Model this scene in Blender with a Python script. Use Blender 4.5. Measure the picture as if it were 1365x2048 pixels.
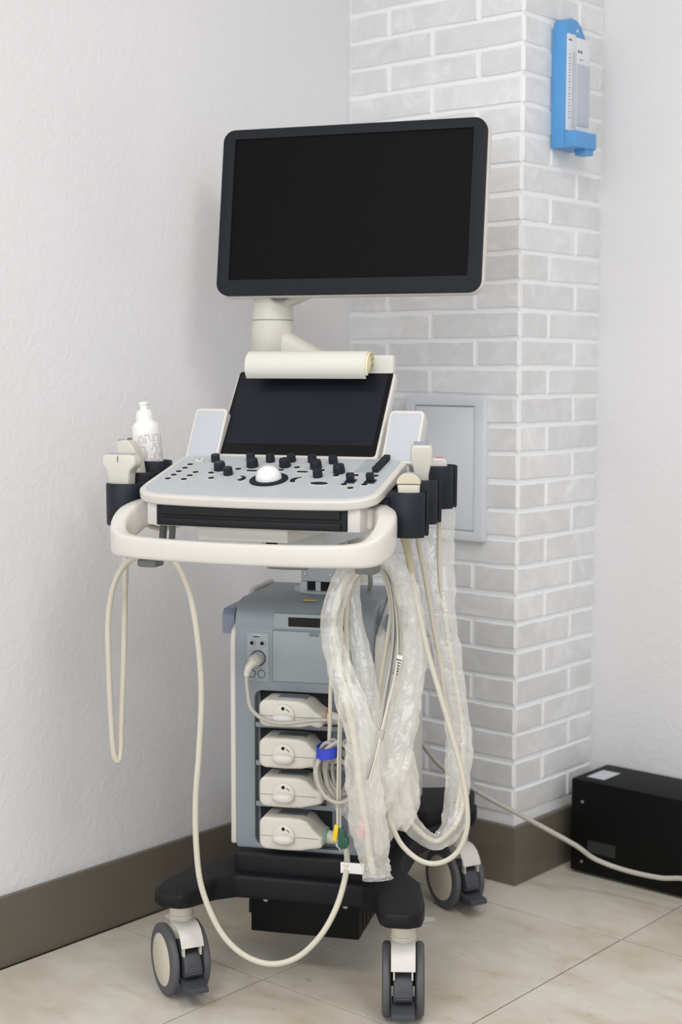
import bpy, bmesh, math, random
from mathutils import Vector, Matrix, noise
R = math.radians
random.seed(7)
for o in list(bpy.data.objects): bpy.data.objects.remove(o)
S = bpy.context.scene
COL = S.collection

# ---------------------------------------------------------------- camera, world, lights, exposure
CAM_H = 1.1151
cd = bpy.data.cameras.new('camera'); cam = bpy.data.objects.new('camera', cd); COL.objects.link(cam)
cam.location = (0, 0, CAM_H)
cam.rotation_euler = (Matrix.Rotation(.7084, 3, 'Z') @ Matrix.Rotation(math.pi/2 - .0954, 3, 'X') @ Matrix.Rotation(.0015, 3, 'Z')).to_euler()
cd.sensor_fit = 'VERTICAL'; cd.sensor_height = 36; cd.lens = 36*2998/2048
cd.dof.use_dof = True; cd.dof.focus_distance = 2.55; cd.dof.aperture_fstop = 3.6
S.camera = cam

W = bpy.data.worlds.new('world'); S.world = W; W.use_nodes = True
bg = W.node_tree.nodes['Background']; bg.inputs[0].default_value = (.91, .95, 1, 1); bg.inputs[1].default_value = .8

def area(name, loc, target, sx, sy, power, color):
    d = bpy.data.lights.new(name, 'AREA'); d.shape = 'RECTANGLE'; d.size = sx; d.size_y = sy; d.energy = power; d.color = color
    o = bpy.data.objects.new(name, d); COL.objects.link(o); o.location = loc
    o.rotation_euler = (Vector(target) - Vector(loc)).to_track_quat('-Z', 'Y').to_euler(); return o
# daylight from a wide window behind the camera and three ceiling light panels
area('window_daylight', (-.3, -2.5, 1.5), (-1.9, 2.4, 1.2), 4.4, 2.2, 60, (.90, .95, 1))
LAMPS = ((-.3, 1.4, 22), (-.9, -.3, 31), (1.2, .5, 20))
for x, y, p_ in LAMPS: area('ceiling_lamp', (x, y, 2.74), (x, y, 0), 1.2, .6, p_, (1, .975, .95))
vs = S.view_settings; vs.view_transform = 'Standard'; vs.look = 'None'; vs.gamma = 1; vs.use_curve_mapping = False
vs.exposure = 0.0

# ---------------------------------------------------------------- materials
def lin(c): return tuple(((v/255)/12.92 if v/255 <= .04045 else ((v/255+.055)/1.055)**2.4) for v in c) + (1,)
def nodes(name):
    m = bpy.data.materials.new(name); m.use_nodes = True
    nt = m.node_tree; return m, nt, nt.nodes['Principled BSDF']
def plain(name, rgb, rough=.45, metal=0, spec=.5, var=.03, scale=30, bump=0, bscale=300):
    m, nt, b = nodes(name)
    tc = nt.nodes.new('ShaderNodeTexCoord'); n = nt.nodes.new('ShaderNodeTexNoise'); n.inputs['Scale'].default_value = scale; n.inputs['Detail'].default_value = 4
    nt.links.new(tc.outputs['Object'], n.inputs['Vector'])
    mx = nt.nodes.new('ShaderNodeMix'); mx.data_type = 'RGBA'
    c = lin(rgb); mx.inputs[6].default_value = tuple(v*(1-var) for v in c[:3])+(1,); mx.inputs[7].default_value = tuple(min(1, v*(1+var)) for v in c[:3])+(1,)
    nt.links.new(n.outputs['Fac'], mx.inputs[0]); nt.links.new(mx.outputs[2], b.inputs['Base Color'])
    b.inputs['Roughness'].default_value = rough; b.inputs['Metallic'].default_value = metal; b.inputs['Specular IOR Level'].default_value = spec
    if bump:
        n2 = nt.nodes.new('ShaderNodeTexNoise'); n2.inputs['Scale'].default_value = bscale; n2.inputs['Detail'].default_value = 3
        nt.links.new(tc.outputs['Object'], n2.inputs['Vector'])
        bp = nt.nodes.new('ShaderNodeBump'); bp.inputs['Strength'].default_value = bump; bp.inputs['Distance'].default_value = .002
        nt.links.new(n2.outputs['Fac'], bp.inputs['Height']); nt.links.new(bp.outputs['Normal'], b.inputs['Normal'])
    return m
def ramp(nt, src, stops):
    r = nt.nodes.new('ShaderNodeValToRGB'); e = r.color_ramp.elements
    e[0].position, e[0].color = stops[0][0], stops[0][1]; e[1].position, e[1].color = stops[-1][0], stops[-1][1]
    for p, c in stops[1:-1]:
        x = e.new(p); x.color = c
    nt.links.new(src, r.inputs[0]); return r
def plaster(name, rgb):
    m, nt, b = nodes(name)
    tc = nt.nodes.new('ShaderNodeTexCoord')
    def nz(sc, det, dist=0):
        n = nt.nodes.new('ShaderNodeTexNoise'); n.inputs['Scale'].default_value = sc; n.inputs['Detail'].default_value = det; n.inputs['Distortion'].default_value = dist
        nt.links.new(tc.outputs['Object'], n.inputs['Vector']); return n
    n1 = nz(48, 4, 1.0); n2 = nz(130, 3, .6)
    r = ramp(nt, n1.outputs['Fac'], [(.42, (0, 0, 0, 1)), (.62, (1, 1, 1, 1))])
    ad = nt.nodes.new('ShaderNodeMath'); ad.operation = 'MULTIPLY_ADD'; ad.inputs[1].default_value = .35
    nt.links.new(n2.outputs['Fac'], ad.inputs[0]); nt.links.new(r.outputs[0], ad.inputs[2])
    bp = nt.nodes.new('ShaderNodeBump'); bp.inputs['Strength'].default_value = .15; bp.inputs['Distance'].default_value = .003
    nt.links.new(ad.outputs[0], bp.inputs['Height']); nt.links.new(bp.outputs['Normal'], b.inputs['Normal'])
    c = nz(3, 3); c1 = lin(rgb)
    cr = ramp(nt, c.outputs['Fac'], [(.3, tuple(v*.97 for v in c1[:3])+(1,)), (.7, c1)])
    nt.links.new(cr.outputs[0], b.inputs['Base Color']); b.inputs['Roughness'].default_value = .6; b.inputs['Specular IOR Level'].default_value = .3
    return m
def brick_mat():
    m, nt, b = nodes('painted_brick')
    g = nt.nodes.new('ShaderNodeNewGeometry'); oi = nt.nodes.new('ShaderNodeObjectInfo')
    n = nt.nodes.new('ShaderNodeTexNoise'); n.inputs['Scale'].default_value = 16; n.inputs['Detail'].default_value = 6; n.inputs['Roughness'].default_value = .65; n.inputs['Distortion'].default_value = .8
    nt.links.new(g.outputs['Position'], n.inputs['Vector'])
    r = ramp(nt, n.outputs['Fac'], [(.3, lin((216, 216, 216))), (.52, lin((224, 224, 225))), (.76, lin((240, 240, 241)))])
    hs = nt.nodes.new('ShaderNodeHueSaturation'); mr = nt.nodes.new('ShaderNodeMapRange')
    mr.inputs['To Min'].default_value = .94; mr.inputs['To Max'].default_value = 1.05
    nt.links.new(oi.outputs['Random'], mr.inputs['Value']); nt.links.new(mr.outputs[0], hs.inputs['Value']); nt.links.new(r.outputs[0], hs.inputs['Color'])
    nt.links.new(hs.outputs[0], b.inputs['Base Color']); b.inputs['Roughness'].default_value = .55
    n2 = nt.nodes.new('ShaderNodeTexNoise'); n2.inputs['Scale'].default_value = 45; n2.inputs['Detail'].default_value = 6; nt.links.new(g.outputs['Position'], n2.inputs['Vector'])
    bp = nt.nodes.new('ShaderNodeBump'); bp.inputs['Strength'].default_value = .35; bp.inputs['Distance'].default_value = .004
    nt.links.new(n2.outputs['Fac'], bp.inputs['Height']); nt.links.new(bp.outputs['Normal'], b.inputs['Normal'])
    return m
def tile_mat():
    m, nt, b = nodes('marble_tile')
    g = nt.nodes.new('ShaderNodeNewGeometry'); oi = nt.nodes.new('ShaderNodeObjectInfo')
    mp = nt.nodes.new('ShaderNodeMapping'); mp.inputs['Rotation'].default_value = (0, 0, R(38)); mp.inputs['Scale'].default_value = (1, 2.0, 1)
    nt.links.new(g.outputs['Position'], mp.inputs['Vector'])
    n = nt.nodes.new('ShaderNodeTexNoise'); n.inputs['Scale'].default_value = 7; n.inputs['Detail'].default_value = 8; n.inputs['Roughness'].default_value = .62; n.inputs['Distortion'].default_value = .5
    nt.links.new(mp.outputs[0], n.inputs['Vector'])
    r = ramp(nt, n.outputs['Fac'], [(.25, lin((186, 175, 150))), (.42, lin((206, 199, 187))), (.6, lin((213, 208, 199))), (.8, lin((218, 213, 205)))])
    n2 = nt.nodes.new('ShaderNodeTexNoise'); n2.inputs['Scale'].default_value = 26; n2.inputs['Detail'].default_value = 5; nt.links.new(mp.outputs[0], n2.inputs['Vector'])
    r2 = ramp(nt, n2.outputs['Fac'], [(.24, (.6, .57, .53, 1)), (.34, (1, 1, 1, 1))])
    mx = nt.nodes.new('ShaderNodeMix'); mx.data_type = 'RGBA'; mx.blend_type = 'MULTIPLY'; mx.inputs[0].default_value = .7
    nt.links.new(r.outputs[0], mx.inputs[6]); nt.links.new(r2.outputs[0], mx.inputs[7])
    n4 = nt.nodes.new('ShaderNodeTexNoise'); n4.inputs['Scale'].default_value = 3.2; n4.inputs['Detail'].default_value = 6; n4.inputs['Roughness'].default_value = .7; nt.links.new(g.outputs['Position'], n4.inputs['Vector'])
    r4 = ramp(nt, n4.outputs['Fac'], [(.40, (1, 1, 1, 1)), (.66, (.84, .78, .66, 1))])
    m4 = nt.nodes.new('ShaderNodeMix'); m4.data_type = 'RGBA'; m4.blend_type = 'MULTIPLY'; m4.inputs[0].default_value = .8
    nt.links.new(mx.outputs[2], m4.inputs[6]); nt.links.new(r4.outputs[0], m4.inputs[7]); mx = m4
    hs = nt.nodes.new('ShaderNodeHueSaturation'); mr = nt.nodes.new('ShaderNodeMapRange')
    mr.inputs['To Min'].default_value = .95; mr.inputs['To Max'].default_value = 1.04
    nt.links.new(oi.outputs['Random'], mr.inputs['Value']); nt.links.new(mr.outputs[0], hs.inputs['Value']); nt.links.new(mx.outputs[2], hs.inputs['Color'])
    nt.links.new(hs.outputs[0], b.inputs['Base Color']); b.inputs['Roughness'].default_value = .38; b.inputs['Specular IOR Level'].default_value = .4
    return m
def film_mat(name, t0, t1):
    m, nt, b = nodes(name); out = nt.nodes['Material Output']
    b.inputs['Base Color'].default_value = lin((244, 242, 236)); b.inputs['Roughness'].default_value = .1; b.inputs['Specular IOR Level'].default_value = 1.0
    tr = nt.nodes.new('ShaderNodeBsdfTransparent'); tl = nt.nodes.new('ShaderNodeBsdfTranslucent'); tl.inputs[0].default_value = lin((244, 243, 240))
    a = nt.nodes.new('ShaderNodeMixShader'); a.inputs[0].default_value = .45
    nt.links.new(b.outputs[0], a.inputs[1]); nt.links.new(tl.outputs[0], a.inputs[2])
    tc = nt.nodes.new('ShaderNodeTexCoord'); n = nt.nodes.new('ShaderNodeTexNoise'); n.inputs['Scale'].default_value = 22; n.inputs['Detail'].default_value = 3; n.inputs['Distortion'].default_value = 1.5
    nt.links.new(tc.outputs['Object'], n.inputs['Vector'])
    mr = nt.nodes.new('ShaderNodeMapRange'); mr.inputs['From Min'].default_value = .25; mr.inputs['From Max'].default_value = .75; mr.inputs['To Min'].default_value = t0; mr.inputs['To Max'].default_value = t1
    nt.links.new(n.outputs['Fac'], mr.inputs['Value'])
    n3 = nt.nodes.new('ShaderNodeTexNoise'); n3.inputs['Scale'].default_value = 60; n3.inputs['Detail'].default_value = 2; n3.inputs['Distortion'].default_value = 2.0
    nt.links.new(tc.outputs['Object'], n3.inputs['Vector'])
    bp = nt.nodes.new('ShaderNodeBump'); bp.inputs['Strength'].default_value = .3; bp.inputs['Distance'].default_value = .003
    nt.links.new(n3.outputs['Fac'], bp.inputs['Height']); nt.links.new(bp.outputs['Normal'], b.inputs['Normal'])
    x = nt.nodes.new('ShaderNodeMixShader'); nt.links.new(mr.outputs[0], x.inputs[0]); nt.links.new(a.outputs[0], x.inputs[1]); nt.links.new(tr.outputs[0], x.inputs[2])
    gl = nt.nodes.new('ShaderNodeBsdfGlossy'); gl.inputs['Color'].default_value = (.055, .055, .055, 1); gl.inputs['Roughness'].default_value = .07; nt.links.new(bp.outputs['Normal'], gl.inputs['Normal'])
    ad = nt.nodes.new('ShaderNodeAddShader'); nt.links.new(x.outputs[0], ad.inputs[0]); nt.links.new(gl.outputs[0], ad.inputs[1])
    nt.links.new(ad.outputs[0], out.inputs['Surface']); return m
def print_mat(name, base, ink, pitch, words):
    m, nt, b = nodes(name)
    tc = nt.nodes.new('ShaderNodeTexCoord'); sx = nt.nodes.new('ShaderNodeSeparateXYZ'); nt.links.new(tc.outputs['Object'], sx.inputs[0])
    def mth(op, a, v=None):
        n = nt.nodes.new('ShaderNodeMath'); n.operation = op
        if isinstance(a, float): n.inputs[0].default_value = a
        else: nt.links.new(a, n.inputs[0])
        if isinstance(v, float): n.inputs[1].default_value = v
        elif v is not None: nt.links.new(v, n.inputs[1])
        return n.outputs[0]
    ln = mth('GREATER_THAN', mth('FRACT', mth('MULTIPLY', sx.outputs[2], 1/pitch)), .45)
    mp = nt.nodes.new('ShaderNodeMapping'); mp.inputs['Scale'].default_value = (words, words, words*.5); nt.links.new(tc.outputs['Object'], mp.inputs['Vector'])
    n = nt.nodes.new('ShaderNodeTexNoise'); n.inputs['Scale'].default_value = 1; n.inputs['Detail'].default_value = 1; nt.links.new(mp.outputs[0], n.inputs['Vector'])
    k = mth('MULTIPLY', ln, mth('GREATER_THAN', n.outputs['Fac'], .5))
    mx = nt.nodes.new('ShaderNodeMix'); mx.data_type = 'RGBA'; mx.inputs[6].default_value = lin(base); mx.inputs[7].default_value = lin(ink)
    nt.links.new(k, mx.inputs[0]); nt.links.new(mx.outputs[2], b.inputs['Base Color']); b.inputs['Roughness'].default_value = .5
    return m

M = dict(
    clear=film_mat('clear_film', .58, .76), 
    wall=plaster('white_plaster', (227, 226, 227)), ceil=plain('ceiling_paint', (235, 234, 231), .8),
    brick=brick_mat(), mortar=plain('white_mortar_paint', (239, 239, 240), .6, bump=.3, bscale=120), tile=tile_mat(),
    grout=plain('dark_grout', (40, 37, 32), .9), base=plain('taupe_baseboard', (106, 100, 89), .45, var=.06, scale=12, bump=.12, bscale=180),
    white=plain('warm_white_plastic', (208, 204, 198), .38), cream=plain('cream_plastic', (206, 200, 183), .42), cable=plain('cream_cable', (202, 196, 180), .5, var=.05),
    shell=plain('pale_shell_plastic', (206, 202, 191), .4), gcable=plain('grey_cable', (176, 172, 163), .5),
    navy=plain('navy_black_plastic', (33, 36, 44), .45, spec=.25, bump=.08, bscale=900), black=plain('black_plastic', (22, 23, 25), .5, spec=.25, bump=.1, bscale=700),
    frame=plain('black_base_paint', (24, 25, 28), .5, spec=.2, bump=.1, bscale=600), gap=plain('dark_gap', (12, 12, 13), .8), bezel=plain('bezel_plastic', (31, 34, 39), .55, spec=.15),
    screen=plain('dark_screen', (15, 15, 15), .45, spec=.06, var=.01), glass=plain('black_glass', (12, 12, 13), .15, spec=.22, var=.01), disp=plain('navy_display', (26, 28, 37), .25, spec=.22, var=.05, scale=8),
    panel=plain('grey_panel', (180, 184, 188), .5), grille=plain('grey_grille', (186, 189, 194), .6, var=.06, scale=600, bump=.25, bscale=1500),
    body=plain('blue_grey_housing', (134, 141, 147), .42), bodylt=plain('light_grey_housing', (148, 155, 159), .45), bodydk=plain('dark_grey_housing', (112, 119, 126), .5),
    lift=plain('lift_column_paint', (192, 196, 199), .45), sidehandle=plain('slate_handle', (120, 126, 142), .4),
    tyre=plain('grey_tyre', (84, 84, 88), .6, bump=.1, bscale=500), pedal=plain('charcoal_pedal', (62, 64, 70), .55), hub=plain('cream_hub', (206, 199, 181), .45),
    steel=plain('brushed_steel', (170, 172, 175), .35, .9), hook=plain('grey_hook', (112, 114, 114), .5), ball=plain('trackball_white', (226, 226, 228), .25),
    film=film_mat('milky_film', .52, .72), paper=plain('ivory_paper', (214, 212, 203), .75), page=plain('yellowed_page', (228, 219, 186), .8), tag=plain('paper_label', (236, 233, 230), .6),
    blue=plain('blue_plastic', (88, 154, 212), .45), scale=plain('white_scale', (222, 224, 229), .35), tube=plain('grey_tube', (186, 190, 200), .25), ink=plain('ink', (70, 70, 74), .6),
    ups=plain('black_metal', (13, 13, 13), .55, spec=.15, var=.1, bump=.08, bscale=500), sticker=plain('pale_sticker', (196, 200, 208), .5), rub=plain('scuffed_patch', (40, 40, 41), .7, var=.4, scale=60),
    velcro=plain('blue_strap', (48, 66, 186), .7, bump=.3, bscale=900), yellow=plain('yellow_clip', (226, 194, 30), .45), green=plain('green_clip', (28, 84, 62), .45),
    orange=plain('orange_band', (222, 104, 50), .45), bband=plain('blue_band', (92, 128, 208), .45), gband=plain('teal_band', (66, 172, 148), .45), red=plain('red_mark', (196, 92, 84), .5),
    lens=plain('grey_lens', (150, 156, 172), .35), access=plain('access_panel_paint', (218, 221, 227), .4, var=.01), bottle=plain('bottle_plastic', (238, 237, 233), .35),
    label=print_mat('printed_label', (234, 232, 230), (190, 172, 178), .0036, 260.), lens2=plain('cream_dome', (200, 192, 168), .4), pink=plain('pink_tag', (206, 150, 152), .6),
    brown=plain('olive_strain', (188, 178, 148), .5), tissue=plain('white_scrap', (232, 230, 228), .7), lamp=plain('lamp_frame', (235, 235, 235), .5),
)

# ---------------------------------------------------------------- mesh helpers
class MB:
    def __init__(s): s.bm = bmesh.new()
    def _bev(s, geom_faces, w, seg=2, ang=30):
        if w <= 0: return
        es = {e for f in geom_faces for e in f.edges if len(e.link_faces) == 2 and e.calc_face_angle(0) > R(ang)}
        bmesh.ops.bevel(s.bm, geom=list(es), offset=w, segments=seg, profile=.6, affect='EDGES', clamp_overlap=True)
    def box(s, x0, x1, y0, y1, z0, z1, b=0, seg=2, mat=None):
        T = Matrix.Translation(((x0+x1)/2, (y0+y1)/2, (z0+z1)/2)) @ Matrix.Diagonal((abs(x1-x0), abs(y1-y0), abs(z1-z0), 1))
        if mat is not None: T = mat @ T
        r = bmesh.ops.create_cube(s.bm, size=1, matrix=T)
        fs = {f for v in r['verts'] for f in v.link_faces}; s._bev(fs, b, seg); return s
    def prism(s, pts, axis, a, c, b=0, seg=2, ang=30, fn=None):
        # pts: 2D outline; axis: the extrusion axis; other two axes in cyclic order kept as (x,y),(x,z),(y,z)
        def P(p, h):
            q = {'z': (p[0], p[1], h), 'y': (p[0], h, p[1]), 'x': (h, p[0], p[1])}[axis]
            return fn(*q) if fn else q
        lo = [s.bm.verts.new(P(p, a)) for p in pts]; hi = [s.bm.verts.new(P(p, c)) for p in pts]
        fs = [s.bm.faces.new(lo[::-1]), s.bm.faces.new(hi)]; n = len(pts)
        for i in range(n): fs.append(s.bm.faces.new((lo[i], lo[(i+1) % n], hi[(i+1) % n], hi[i])))
        bmesh.ops.recalc_face_normals(s.bm, faces=fs); s._bev(fs, b, seg, ang); return s
    def ring(s, outer, inner, axis, a, c, b=0):
        # plate with a hole; outlines have equal counts
        def P(p, h): return {'z': (p[0], p[1], h), 'y': (p[0], h, p[1]), 'x': (h, p[0], p[1])}[axis]
        L = [[s.bm.verts.new(P(p, h)) for p in pts] for pts, h in ((outer, a), (outer, c), (inner, c), (inner, a))]
        n = len(outer); fs = []
        for k in range(4):
            A, B = L[k], L[(k+1) % 4]
            for i in range(n): fs.append(s.bm.faces.new((A[i], A[(i+1) % n], B[(i+1) % n], B[i])))
        bmesh.ops.recalc_face_normals(s.bm, faces=fs); s._bev(fs, b, 2, 50); return s
    def lathe(s, prof, T=None, seg=24, a0=0, a1=360, cap=True):
        T = T or Matrix(); full = abs(a1-a0) >= 359.9; n = seg if full else seg+1
        rows = []
        for r, z in prof:
            if r < 1e-6: rows.append([s.bm.verts.new(T @ Vector((0, 0, z)))])
            else: rows.append([s.bm.verts.new(T @ Vector((r*math.cos(R(a0+(a1-a0)*i/seg)), r*math.sin(R(a0+(a1-a0)*i/seg)), z))) for i in range(n)])
        fs = []
        for A, B in zip(rows, rows[1:]):
            for i in range(n if full else n-1):
                j = (i+1) % n; q = []
                for v in (A[i % len(A)], A[j % len(A)], B[j % len(B)], B[i % len(B)]):
                    if v not in q: q.append(v)
                if len(q) > 2: fs.append(s.bm.faces.new(q))
        if not full and cap:
            for k in (0, -1):
                f = [r[k] for r in rows]
                if len(set(f)) > 2: fs.append(s.bm.faces.new(f))
        bmesh.ops.recalc_face_normals(s.bm, faces=fs); return s
    def sphere(s, c, r, seg=20):
        r = (r, r, r) if isinstance(r, (int, float)) else r
        bmesh.ops.create_uvsphere(s.bm, u_segments=seg, v_segments=seg//2, radius=1, matrix=Matrix.Translation(c) @ Matrix.Diagonal((*r, 1))); return s
    def sweep(s, path, sec, side=None, cap=True, cr=None):
        # path: points; sec(i,t)-> list of (a,b) offsets along side and up axes
        n = len(path); rows = []; prev = None
        for i, p in enumerate(path):
            t = (path[min(i+1, n-1)] - path[max(i-1, 0)]).normalized()
            if side is not None: u = side.cross(t)
            elif prev is not None: u = prev - t*prev.dot(t)
            else: u = t.cross(Vector((.31, .2, .93)))
            if u.length < 1e-5: u = prev or t.orthogonal()
            u.normalize(); prev = u; w = t.cross(u)
            rows.append([s.bm.verts.new(p + u*a + w*b) for a, b in sec(i, i/(n-1))])
        m = len(rows[0]); fs = []
        for A, B in zip(rows, rows[1:]):
            for i in range(m): fs.append(s.bm.faces.new((A[i], A[(i+1) % m], B[(i+1) % m], B[i])))
        if cap: fs += [s.bm.faces.new(rows[0][::-1]), s.bm.faces.new(rows[-1])]
        bmesh.ops.recalc_face_normals(s.bm, faces=fs); return s
    def tube(s, pts, r, seg=10, sub=6, smooth=True, r1=None):
        p = crom(pts, sub) if smooth else [Vector(q) for q in pts]
        r1 = r if r1 is None else r1
        return s.sweep(p, lambda i, t: [((r+(r1-r)*t)*math.cos(2*math.pi*k/seg), (r+(r1-r)*t)*math.sin(2*math.pi*k/seg)) for k in range(seg)])
    def xf(s, T): bmesh.ops.transform(s.bm, matrix=T, verts=s.bm.verts); return s
    def build(s, name, mat, parent=None, T=None, ang=38):
        me = bpy.data.meshes.new(name); s.bm.to_mesh(me); s.bm.free()
        for m in (mat if isinstance(mat, (list, tuple)) else [mat]): me.materials.append(M[m])
        me.shade_smooth(); me.set_sharp_from_angle(angle=R(ang))
        return inst(name, me, parent, T)
def inst(name, me, parent=None, T=None):
    o = bpy.data.objects.new(name, me); COL.objects.link(o); o.parent = parent
    if T is not None: o.matrix_basis = T
    return o
def tag(o, label, cat=None, group=None, kind=None):
    o['label'] = label
    if cat: o['category'] = cat
    if group: o['group'] = group
    if kind: o['kind'] = kind
    return o
def empty(name, loc, rz=0):
    o = bpy.data.objects.new(name, None); COL.objects.link(o); o.location = loc; o.rotation_euler = (0, 0, rz); o.empty_display_size = .05; return o
def crom(pts, sub=6):
    P = [Vector(p) for p in pts]; out = []
    for i in range(len(P)-1):
        a, b, c, d = P[max(i-1, 0)], P[i], P[i+1], P[min(i+2, len(P)-1)]
        for k in range(sub):
            t = k/sub; out.append(.5*(2*b + (c-a)*t + (2*a-5*b+4*c-d)*t*t + (3*b-a-3*c+d)*t**3))
    return out + [P[-1]]
def lerpv(vals, t):
    x = t*(len(vals)-1); i = min(int(x), len(vals)-2); return vals[i] + (vals[i+1]-vals[i])*(x-i)
def rrect(x0, x1, y0, y1, r, n=5):
    out = []
    for cx, cy, a in ((x1-r, y0+r, -90), (x1-r, y1-r, 0), (x0+r, y1-r, 90), (x0+r, y0+r, 180)):
        for k in range(n+1): out.append((cx+r*math.cos(R(a+90*k/n)), cy+r*math.sin(R(a+90*k/n))))
    return out
Rz = lambda a: Matrix.Rotation(R(a), 4, 'Z')
Rx = lambda a: Matrix.Rotation(R(a), 4, 'X')
Ry = lambda a: Matrix.Rotation(R(a), 4, 'Y')
Tr = lambda *p: Matrix.Translation(p)

# ---------------------------------------------------------------- the room
XW, YB_ = -2.2486, 2.9684           # left wall plane, back wall plane
CX, CY = -1.7755, 2.6501            # free corner of the brick column
MB().box(XW-.12, XW, -2.6, YB_+.12, 0, 2.75).build('wall_left', 'wall')
MB().box(XW, 2.2, YB_, YB_+.12, 0, 2.75).build('wall_back', 'wall')
MB().box(XW-.12, 2.2, -2.6, YB_+.12, 2.75, 2.85).build('ceiling', 'ceil')
floor = MB().box(XW-.12, 2.2, -2.6, YB_+.12, -.08, -.004).build('floor', 'grout')
for n, l in (('wall_left', 'white textured plaster wall behind the machine on the left'), ('wall_back', 'white plaster wall behind the black box at right'), ('ceiling', 'white ceiling above the room'), ('floor', 'beige marble tiled floor with thin dark joints')):
    tag(bpy.data.objects[n], l, kind='structure')
# tiles, one object each
TX, TY = -1.8349, 1.9236
b = MB(); b.box(-.1983, .1983, -.2983, .2983, -.01, 0, .0004, 1); tme = None
for i in range(-2, 7):
    for j in range(-5, 3):
        x0, x1 = TX+.4*i, TX+.4*(i+1); y0, y1 = TY+.6*j, TY+.6*(j+1)
        cut = x0 < XW or y1 > YB_
        x0, y1 = max(x0, XW), min(y1, YB_)
        if x1 - x0 < .02 or y1-y0 < .02: continue
        if cut:
            c = MB().box(x0+.0017, x1-.0017, y0+.0017, y1-.0017, -.01, 0, .0004, 1); c.build('tile', 'tile', floor)
        elif tme is None:
            o = b.build('tile', 'tile', floor, Tr((x0+x1)/2, (y0+y1)/2, 0)); tme = o.data
        else: inst('tile', tme, floor, Tr((x0+x1)/2, (y0+y1)/2, 0))
# brick column: mortar core, bricks proud of it
colm = MB().box(XW, CX-.003, CY+.003, YB_, 0, 2.75).build('wall_column', 'mortar'); tag(colm, 'column faced with white painted bricks in the corner of the room', kind='structure')
CH = .0606
def brick_mesh(L, Hh, seed):
    rnd = random.Random(seed); j = lambda a: rnd.uniform(-a, a)
    bm = bmesh.new(); nx = 4
    out = [(-L/2+L*k/nx + (j(.004) if 0 < k < nx else j(.001)), -Hh/2+j(.0014)) for k in range(nx+1)] + [(L/2-L*k/nx + (j(.004) if 0 < k < nx else j(.001)), Hh/2+j(.0014)) for k in range(nx+1)]
    def ringv(sc, y): return [bm.verts.new((x - math.copysign(sc, x) if abs(x) > L*.4 else x, y, z - math.copysign(sc, z))) for x, z in out]
    A, B, C = ringv(0, .008), ringv(0, .0016), ringv(.0022, -.0012)
    n = len(out)
    for P, Q in ((A, B), (B, C)):
        for i in range(n): f = bm.faces.new((P[i], P[(i+1) % n], Q[(i+1) % n], Q[i])); f.material_index = 1
    bm.faces.new(C)
    bmesh.ops.recalc_face_normals(bm, faces=bm.faces)
    me = bpy.data.meshes.new('brick'); bm.to_mesh(me); bm.free(); me.materials.append(M['brick']); me.materials.append(M['mortar'])
    me.shade_smooth(); me.set_sharp_from_angle(angle=R(50)); return me
J = .0085
LA = [(XW, -2.131), (-2.131, -1.889), (-1.889, CX)]; LB = [(XW, -2.01), (-2.01, CX)]
RA = [(CY, 2.862), (2.862, YB_)]; RB = [(CY, 2.757), (2.757, YB_)]
cache = {}
def bmsh(L, h):
    k = (round(L, 3), round(h, 3), random.randrange(3))
    if k not in cache: cache[k] = brick_mesh(L-J, h-J, hash(k) % 9999)
    return cache[k]
z = 1.8449 - CH*27; row = 27
zs = []
for k in range(-14, 28): zs.append((1.8449 - CH*k - CH, k))   # k-th course below the 1.8449 line
for z0, k in zs:
    h = CH
    if z0 < .14:
        if z0 + CH < .16: continue
        h = z0 + CH - .146; z0 = .146
    A = (k % 2 == 1)
    for x0, x1 in (LA if A else LB):
        inst('brick', bmsh(x1-x0, h), colm, Tr((x0+x1)/2, CY+.0015-random.uniform(0, .001), z0+h/2+random.uniform(-.0007, .0007)) @ Ry(random.uniform(-.25, .25)))
    for y0, y1 in (RA if A else RB):
        inst('brick', bmsh(y1-y0, h), colm, Tr(CX-.0015+random.uniform(0, .001), (y0+y1)/2, z0+h/2+random.uniform(-.0007, .0007)) @ Rz(90) @ Ry(random.uniform(-.25, .25)))
# baseboards
tag(MB().box(XW, XW+.012, -2.6, CY-.0125, 0, .135, .0025).build('baseboard_left', 'base'), 'taupe baseboard along the left plaster wall', kind='structure')
tag(MB().prism([(XW, CY-.012), (CX+.012, CY-.012), (CX+.012, YB_), (CX-.002, YB_), (CX-.002, CY+.002), (XW, CY+.002)], 'z', 0, .128, .0025).build('baseboard_column', 'base'), 'taupe baseboard wrapped around the brick column', kind='structure')
tag(MB().box(CX+.0125, 2.2, YB_-.012, YB_, 0, .128, .0025).build('baseboard_back', 'base'), 'taupe baseboard along the back wall', kind='structure')
# ceiling lamp housings (the light comes from the lamps set in them)
for (x, y, p_), where in zip(LAMPS, ('nearest the brick column', 'nearest the left wall', 'on the far right')):
    o = MB().ring(rrect(x-.64, x+.64, y-.34, y+.34, .02), rrect(x-.6, x+.6, y-.3, y+.3, .005), 'z', 2.735, 2.75, .002).build('ceiling_light', 'lamp')
    tag(o, 'white ceiling light frame ' + where, 'light', 'ceiling lights')

# access panel on the column
ap = empty('access_panel', (-1.9615, CY-.002, .743)); tag(ap, 'pale grey access panel with door on the brick column', 'panel')
MB().ring(rrect(-.1065, .1065, 0, .313, .004, 2), rrect(-.081, .081, .021, .292, .002, 2), 'y', -.014, .003, .0025).build('panel_frame', 'access', ap)
MB().box(-.0795, .0795, -.0115, .002, .0225, .2905, .0015).build('door', 'access', ap)
MB().box(-.081, .081, .0021, .003, .021, .292).build('panel_back', 'gap', ap)

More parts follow.
